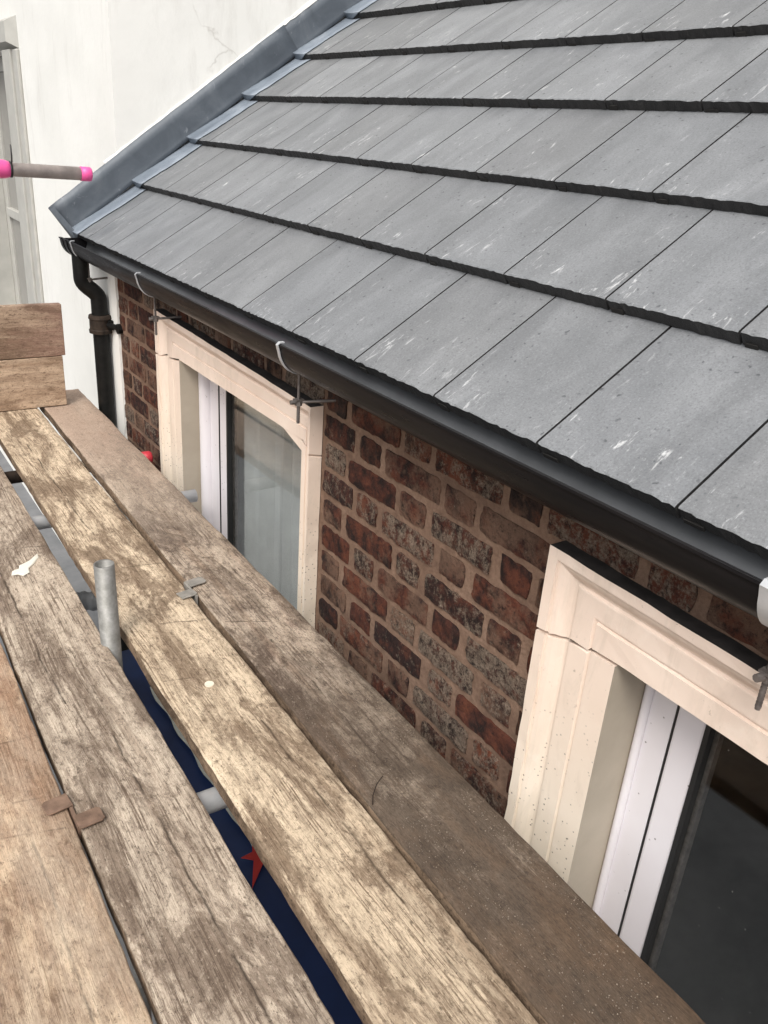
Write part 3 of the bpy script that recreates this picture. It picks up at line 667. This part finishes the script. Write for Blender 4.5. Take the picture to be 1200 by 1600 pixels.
# ragged mortar fillet along the top of the lead
fm = MB(); rd = random.Random(11); N = 90; vs = []
for i in range(N+1):
    s = .30+2.6*i/N; vs += [rp(s, YW-.007-rd.uniform(0, .003), .155-rd.uniform(0, .004)), rp(s, YW-.005, .159+rd.uniform(0, .005)), rp(s, YW+.004, .161+rd.uniform(0, .010))]
fm.add(vs, [(3*i+j, 3*i+3+j, 3*i+4+j, 3*i+1+j) for i in range(N) for j in range(2)]); wp(obj('mortar_fillet', fm, 'render'))
# side window of the white house
f = frame_mb(XN+.10, XN+.15, WY0+.002, WY1-.002, WZ0+.002, WZ1-.002, .085); wn_ = wp(obj('window', f, 'render_trim', bevel=.004)); wn_['label'] = 'grey framed sash window in the white side wall'
def ws(o): o.location = Vector(o.location)-Vector(wn_.location)-Vector(wh.location); o.parent = wn_; return o
jb = MB(); jb.box(XN-.035, XN+.10, WY0-.20, WY0+.003, WZ0, WZ1); jb.box(XN-.02, XN, WY0-.30, WY0-.20, WZ0, WZ1); ws(obj('jamb', jb, 'render_trim', bevel=.006))
jb = MB(); jb.box(XN-.035, XN+.10, WY1-.003, WY1+.20, WZ0, WZ1); ws(obj('jamb', jb, 'render_trim', bevel=.006))
hd = MB()
a0, a1, b0, b1 = WY0-.30, WY1+.3, WZ1+.003, WZ1+.165
hd.add([(XN-.055, a0+.06, b0+.03), (XN-.055, a1-.06, b0+.03), (XN-.055, a1-.06, b1-.03), (XN-.055, a0+.06, b1-.03), (XN+.002, a0, b0), (XN+.002, a1, b0), (XN+.002, a1, b1), (XN+.002, a0, b1)],
       [(0, 1, 2, 3), (4, 5, 1, 0), (5, 6, 2, 1), (6, 7, 3, 2), (7, 4, 0, 3)]); ws(obj('head', hd, 'render_trim'))
ss = MB(); ss.box(XN+.085, XN+.13, WY0+.088, WY0+.14, -.22, WZ1-.09); ss.box(XN+.085, XN+.13, WY0+.14, WY1-.09, -.22, -.16); ws(obj('sash', ss, 'render_trim', bevel=.004))
pn = MB(); pn.box(XN+.115, XN+.12, WY0+.08, WY1-.08, WZ0+.08, WZ1-.08); ws(obj('pane', pn, 'pane_blind'))

# ================================================================== scaffold boards
BZ = -.700; BT = .038
def board(label, mat, L0, L1, y0, y1, group=None, seed=0, dz=0.0):
    """L0/L1: (x_left, x_right) at y=-1.3 and at y=1.8"""
    rd = random.Random(seed); N = 110; nx = 8; vs = []
    cx = (L0[0]+L0[1]+L1[0]+L1[1])/4; cy = (y0+y1)/2; rows = []
    for i in range(N+1):
        y = y0+(y1-y0)*i/N; q = (y+1.3)/3.1
        xl = L0[0]+(L1[0]-L0[0])*q; xr = L0[1]+(L1[1]-L0[1])*q
        wl = .0035*noise.noise(Vector((seed*3.3, y*5, 0)))+.0025*noise.noise(Vector((seed, y*23, 3))); wr = .0035*noise.noise(Vector((seed*5.1, y*5, 7)))+.0025*noise.noise(Vector((seed, y*23, 9)))
        xl += wl; xr += wr
        zt = lambda u: BZ+dz+.0016*noise.noise(Vector((u*4+seed, y*2.2, 0)))+.0012*noise.noise(Vector((u*14+seed, y*9, 2)))
        ch = .004+.003*max(0, noise.noise(Vector((seed*2, y*7, 1)))); ch2 = .004+.003*max(0, noise.noise(Vector((seed*4, y*7, 5))))
        row = [(xl, y, BZ+dz-BT), (xl, y, BZ+dz-ch*1.2), (xl+ch*.4, y, zt(0)-ch*.35)]
        for k in range(nx+1): u = k/nx; row.append((xl+ch+(xr-xl-ch-ch2)*u, y, zt(u)))
        row += [(xr-ch2*.4, y, zt(1)-ch2*.35), (xr, y, BZ+dz-ch2*1.2), (xr, y, BZ+dz-BT)]
        rows.append(row)
    n = len(rows[0]); vs = [(x-cx, y-cy, z-BZ) for r_ in rows for x, y, z in r_]
    mb = MB(); fs = [(i*n+j, i*n+(j+1) % n, (i+1)*n+(j+1) % n, (i+1)*n+j) for i in range(N) for j in range(n)]
    fs += [tuple(range(n)), tuple(N*n+i for i in range(n-1, -1, -1))]
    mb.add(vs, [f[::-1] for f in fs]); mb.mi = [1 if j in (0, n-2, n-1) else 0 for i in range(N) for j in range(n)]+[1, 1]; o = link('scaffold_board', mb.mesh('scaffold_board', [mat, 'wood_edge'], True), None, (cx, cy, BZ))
    o.data.set_sharp_from_angle(angle=R(45)); return tag(o, label, 'scaffold board', group)
GB = 'scaffold boards of the walkway'
board('grey weathered scaffold board lying outside the tan board, farthest from the brick wall', 'wood_grey', (-1.255, -1.035), (-1.24, -1.02), -2.2, 2.04, GB, 9)
b1 = board('tan orange scaffold board joined to its neighbour by the rusty clip', 'wood_tan', (-1.027, -.802), (-1.0, -.760), -2.2, 2.02, GB, 1)
b2 = board('greyish weathered scaffold board with the white plaster splash', 'wood_grey', (-.792, -.574), (-.752, -.543), -2.2, 2.05, GB, 2, -.001)
b3 = board('cream streaked scaffold board between the pole gap and the dirty board', 'wood_cream', (-.524, -.310), (-.489, -.272), -2.2, 2.03, GB, 3, .001)
b4 = board('dark gritty scaffold board running right beside the brick wall', 'wood_dirty', (-.297, -.086), (-.245, -.036), -2.2, 2.09, GB, 4)
# details on boards
pg = MB(); pg.tube([(0, 0, 0), (0, 0, .0025)], .011, 16); o = link('plug', pg.mesh('plug', 'splinter'), b3, Vector((-.41, -.36, BZ+.0008))-b3.location)
for (ya, yb, off) in ((1.62, 1.86, 0), (1.05, 1.50, 0), (.72, .92, 0)):
    sp = MB(); N = 14; vs = []
    for i in range(N+1):
        y = ya+(yb-ya)*i/N; q = (y+1.3)/3.1; xr = -.310+(-.272+.310)*q; wv = .006*math.sin(math.pi*i/N)+random.uniform(0, .002)
        vs += [(xr-wv, y, BZ+.0032), (xr+.003, y, BZ-.004)]
    sp.add(vs, [(2*i, 2*i+1, 2*i+3, 2*i+2) for i in range(N)]); o = link('splintered_edge', sp.mesh('splintered_edge', 'splinter'), b3, -Vector(b3.location))
# toe boards on edge
def toe(label, mat, z0, xr, seed, tilt):
    mb = MB(); L = 1.5; N = 40; rd = random.Random(seed); vs = []
    for i in range(N+1):
        x = -L+L*i/N; e = lambda a: .002*noise.noise(Vector((x*6, a, seed)))
        vs += [(x, 0+e(1)*.5, .002+e(2)), (x, .038, .002+e(2)), (x, .038, .223+e(3)), (x, .0+e(4)*.5, .223+e(3))]
    fs = [(4*i+j, 4*(i+1)+j, 4*(i+1)+(j+1) % 4, 4*i+(j+1) % 4) for i in range(N) for j in range(4)]+[(0, 1, 2, 3), (4*N+3, 4*N+2, 4*N+1, 4*N)]
    # local frame for the grain: x<->y swapped so the grain follows the board
    mb.add([(z, x, -y) for x, y, z in vs], [f[::-1] for f in fs])
    me = mb.mesh('toe_board', mat)
    o = link('toe_board', me, None, (xr, 1.851, z0)); 
    from mathutils import Matrix
    o.matrix_world = Matrix(((0, 1, 0, xr), (0, 0, -1, 1.851), (1, 0, 0, z0), (0, 0, 0, 1))) @ Matrix.Rotation(tilt, 4, 'Z')
    b = o.modifiers.new('bevel', 'BEVEL'); b.width = .003; b.segments = 2; b.limit_method = 'ANGLE'
    return tag(o, label, 'toe board', 'boards stacked on edge across the walkway end')
toe('lower plain timber board on edge resting across the scaffold walkway', 'wood_toe', BZ+.002, -.148, 5, 0.0)
toe('upper timber board on edge with pink stain, stacked on the lower one', 'wood_toe_pink', BZ+.226, -.135, 6, .004)

# ================================================================== scaffold tubes
TR = .02415
def tubeobj(name, label, p0, p1, mat='galvanised', group=None, cat='scaffold tube'):
    loc = tuple(p0); mb = MB(); mb.hollow((0, 0, 0), Vector(p1)-Vector(p0), TR)
    return tag(link(name, mb.mesh(name, mat, True), None, loc), label, cat, group)
std = tubeobj('scaffold_standard', 'short upright steel pole standing up through the gap between two boards', (-.545, -.09, GZ), (-.553, -.075, -.482), 'tube')
TZ = BZ-BT-TR-.003
GT = 'cross tubes carrying the boards'
t1 = tubeobj('transom_tube', 'shiny cross tube in the gap above the navy sheet with the red star', (-.13, -.65, TZ), (-1.42, -.62, TZ), 'galvanised', GT)
t2 = tubeobj('transom_tube', 'cross tube whose bare end pokes out beside the curtained window', (.035, .82, TZ), (-1.42, .83, TZ), 'galvanised', GT)
t3 = tubeobj('transom_tube', 'rusty cross tube with a red end cap close to the bricks', (.010, 1.26, TZ), (-1.42, 1.26, TZ), 'rusty_iron', GT)
cp = MB(); cp.tube([(-.03, 0, 0), (.008, 0, 0), (.014, 0, 0)], [TR+.0025, TR+.0025, TR-.003], 18); link('end_cap', cp.mesh('end_cap', 'red_plastic', True), t3)
LZ = TZ-2*TR-.001
GL = 'long ledger tubes under the cross tubes'
tubeobj('ledger_tube', 'long steel tube running under the boards beside the short pole', (-.605, -2.3, LZ), (-.590, 2.2, LZ), 'tube', GL)
tubeobj('ledger_tube', 'long steel tube along the outer side of the scaffold', (-1.33, -2.3, LZ), (-1.33, 2.2, LZ), 'tube', GL)
GS = 'outer scaffold uprights'
for yy, nm in ((1.70, 'outer scaffold upright that carries the pink capped tube'), (-2.15, 'outer scaffold upright that carries only the guard rails')):
    tubeobj('scaffold_standard', nm, (-1.385, yy, GZ), (-1.385, yy, .75), 'tube', GS)
tubeobj('guard_rail', 'lower guard rail tube along the outer side of the scaffold', (-1.435, -2.3, -.22), (-1.435, 2.1, -.22), 'galvanised', 'guard rails')
tubeobj('guard_rail', 'upper guard rail tube along the outer side of the scaffold', (-1.435, -2.3, .24), (-1.435, 2.1, .24), 'galvanised', 'guard rails')
# pink capped tube
pt = empty('capped_tube', (-1.45, 1.62, .31)); tag(pt, 'grey tube with pink end cap jutting out level in front of the white wall', 'scaffold tube')
P0, P1 = Vector((-1.45, 1.62, .315)), Vector((-.040, 1.62, .2835))
def pp(mb, name, mat): mb.v = [tuple(Vector(p)-Vector(pt.location)) for p in mb.v]; return link(name, mb.mesh(name, mat, True), pt)
dd = (P1-P0).normalized()
q = MB(); q.tube([P0, P1], TR, 20); pp(q, 'tube', 'dusty_tube')
q = MB(); q.tube([P1-dd*.035, P1+dd*.002, P1+dd*.006], [TR+.002, TR+.002, TR-.002], 20); pp(q, 'end_cap', 'pink_plastic')
c0 = P1-dd*.285
q = MB(); q.tube([c0-dd*.60, c0-dd*.06, c0-dd*.02, c0], [TR+.010, TR+.010, TR+.008, TR+.002], 20); pp(q, 'foam_sleeve', 'pink_plastic')
q = MB(); q.tube([c0-dd*.004, c0+dd*.004], TR+.004, 20); q.tube([c0+Vector((0, -TR, 0)), c0+Vector((.004, -TR, .05)), c0+Vector((.003, -TR-.004, .085))], .0025, 6); pp(q, 'cable_tie', 'black_plastic')

# ================================================================== board clips
def clip(label, mat, centre, plates):
    e = empty('board_clip', centre); tag(e, label, 'clip', 'steel clips joining scaffold boards')
    c = Vector(centre)
    for (px, py, sx, sy, rz) in plates:
        mb = MB(); h = .0035
        k = .25; poly = [(-sx, -sy), (sx*(1-k), -sy), (sx, -sy*(1-k)), (sx, sy*(1-k)), (sx*(1-k), sy), (-sx, sy)]
        mb.prism([(x, y, 0) for x, y in poly], (0, 0, h)); link('plate', mb.mesh('plate', mat), e, (px-c.x, py-c.y, .0035), (0, 0, rz), bevel=.001)
    wb = MB(); wb.box(-.003, .003, -.045, .045, -.03, .0035); link('web', wb.mesh('web', mat), e, (0, 0, 0))
clip('grey steel clip between the cream board and the dark gritty board', 'clip_grey', (-.283, .07, BZ+.001), [(-.256, .098, .026, .018, .15), (-.303, .045, .024, .018, .15)])
clip('rusty steel clip between the tan board and the grey board', 'clip_rust', (-.787, -.605, BZ+.001), [(-.808, -.578, .024, .019, math.pi+.1), (-.765, -.640, .024, .019, .05)])

# ================================================================== small things
def blob(name, label, cat, mat, outline, loc, h, rz=0):
    mb = MB(); n = len(outline); vs = [(x, y, 0) for x, y in outline]+[(x*.8, y*.8, h) for x, y in outline]+[(0, 0, h*1.2)]
    mb.add(vs, [(i, (i+1) % n, n+(i+1) % n, n+i) for i in range(n)]+[(n+i, n+(i+1) % n, 2*n) for i in range(n)]+[tuple(range(n-1, -1, -1))])
    return tag(link(name, mb.mesh(name, mat), None, loc, (0, 0, rz)), label, cat)
blob('plaster_splash', 'flat off white splash of plaster on the grey weathered board', 'plaster', 'plaster',
     [(-.028, -.045), (-.012, -.040), (.004, -.05), (.018, -.03), (.012, -.005), (.022, .02), (.03, .06), (.024, .085), (.012, .05), (-.002, .03), (-.016, .015), (-.014, -.01), (-.03, -.02)], (-.650, .40, BZ+.0012), .0022, -.35)
wi = MB(); wi.tube([(0, 0, 0), (.002, .004, .02), (.010, .006, .042), (.022, .004, .06)], .0012, 6)
tag(link('wire', wi.mesh('wire', 'rusty_iron'), None, (-.286, -.87, BZ)), 'thin rusty wire standing up from the gap by the gritty board', 'wire')
gr = MB(); rd = random.Random(21)
for i in range(9000):
    y = -1.75+1.75*rd.random()**.75; q = (y+1.3)/3.1; xl = -.297+.052*q+.006; xr = -.086+.05*q-.006
    u = rd.random() if rd.random() < .5 else rd.random()**.6
    if noise.noise(Vector((u*2.5, y*4, 4))) < -.12: continue
    x = xl+(xr-xl)*u; s = .0004+.0015*rd.random()**4; z = BZ+.0005
    a = rd.random()*6.3; vs = [(x+s*math.cos(a+k*2.094), y+s*math.sin(a+k*2.094), z) for k in range(3)]+[(x, y, z+s*1.3)]
    gr.add(vs, [(0, 1, 3), (1, 2, 3), (2, 0, 3)])
o = obj('grit', gr, 'grit'); o['kind'] = 'stuff'; o['label'] = 'loose grit scattered on the dark board'
# navy sheet under the boards
sh = MB(); N = 30; nx = 14; vs = []
X0, X1, Y0, Y1 = -.32, -.085, -.95, 1.18; TZ_ = -1.6
for j in range(N+1):
    for i in range(nx+1):
        u, v_ = i/nx, j/N; x = X0+(X1-X0)*u; y = Y0+(Y1-Y0)*v_
        vs.append((x, y, TZ_+.02*noise.noise(Vector((x*4, y*2.5, 1)))))
sh.add(vs, [(j*(nx+1)+i, j*(nx+1)+i+1, (j+1)*(nx+1)+i+1, (j+1)*(nx+1)+i) for j in range(N) for i in range(nx)])
def skirt(a, b):
    K = 24; vv = []
    for k in range(K+1):
        p = Vector(a)+(Vector(b)-Vector(a))*k/K; nrm = (Vector(b)-Vector(a)).cross(Vector((0, 0, 1))).normalized()
        p.z = TZ_+.02*noise.noise(Vector((p.x*4, p.y*2.5, 1))); d = .02*math.sin(k*1.7)
        vv += [p, p+nrm*(.012+.3*d)+Vector((0, 0, -.05)), p+nrm*(.018+.6*d)+Vector((0, 0, -.10))]
    sh.add(vv, [(3*k+j, 3*k+3+j, 3*k+4+j, 3*k+1+j) for k in range(K) for j in range(2)])
skirt((X0, Y0, 0), (X1, Y0, 0)); skirt((X1, Y0, 0), (X1, Y1, 0)); skirt((X1, Y1, 0), (X0, Y1, 0)); skirt((X0, Y1, 0), (X0, Y0, 0))
tk = MB()
for k in range(9):
    z0_ = GZ+.002+k*.0875
    for q in range(2): tk.box(X0+.012+q*.108+random.uniform(-.003, .003), X0+.115+q*.108, Y0+.03+random.uniform(-.02, .02), Y1-.03+random.uniform(-.02, .02), z0_, z0_+.083)
tag(obj('timber_stack', tk, 'wood_edge'), 'stack of sawn timber standing beneath the navy sheet', 'timber')
tp = tag(obj('tarpaulin', sh, 'tarp_navy', smooth=True), 'navy blue sheet with a red star lying below the walkway gap', 'tarpaulin')
stt = MB(); cxs, cys = -.165, -.14; pl = []
for k in range(10):
    a = 2*math.pi*k/10+.3; r_ = (.13 if k == 6 else .06) if k % 2 == 0 else .028; pl.append((cxs+r_*math.cos(a), cys+r_*math.sin(a), TZ_+.024))
stt.prism(pl, (0, 0, .002)); o = link('star', stt.mesh('star', 'tarp_red'), tp)
pls = MB(); N = 20; vs = []
for i in range(N+1):
    y = -.10+.95*i/N; vs += [(-.172+.006*math.sin(i*1.3), y, TZ_+.022), (-.10, y, TZ_+.022)]
pls.add(vs, [(2*i, 2*i+1, 2*i+3, 2*i+2) for i in range(N)]); link('pale_stripe', pls.mesh('pale_stripe', 'tarp_pale'), tp)
# ribbed hose below the gap
hz = MB(); pts = []; rs = []
for i in range(60):
    q = i/59; pts.append((-.62+.42*q, .66-.22*q+.05*math.sin(q*3.1), -.98)); rs.append(.034 if i % 4 < 2 else .030)
hz.tube(pts, rs, 16); hz.tube([(-.62, .66, -.98), (-.64, .67, -1.3), (-.66, .68, GZ+.01)], .032, 14)
tag(obj('ribbed_hose', hz, 'grey_hose', smooth=True), 'grey ribbed hose curving below the gap behind the short pole', 'hose')
print('bricks', nb, 'tris', sum(len(m.polygons) for m in bpy.data.meshes))
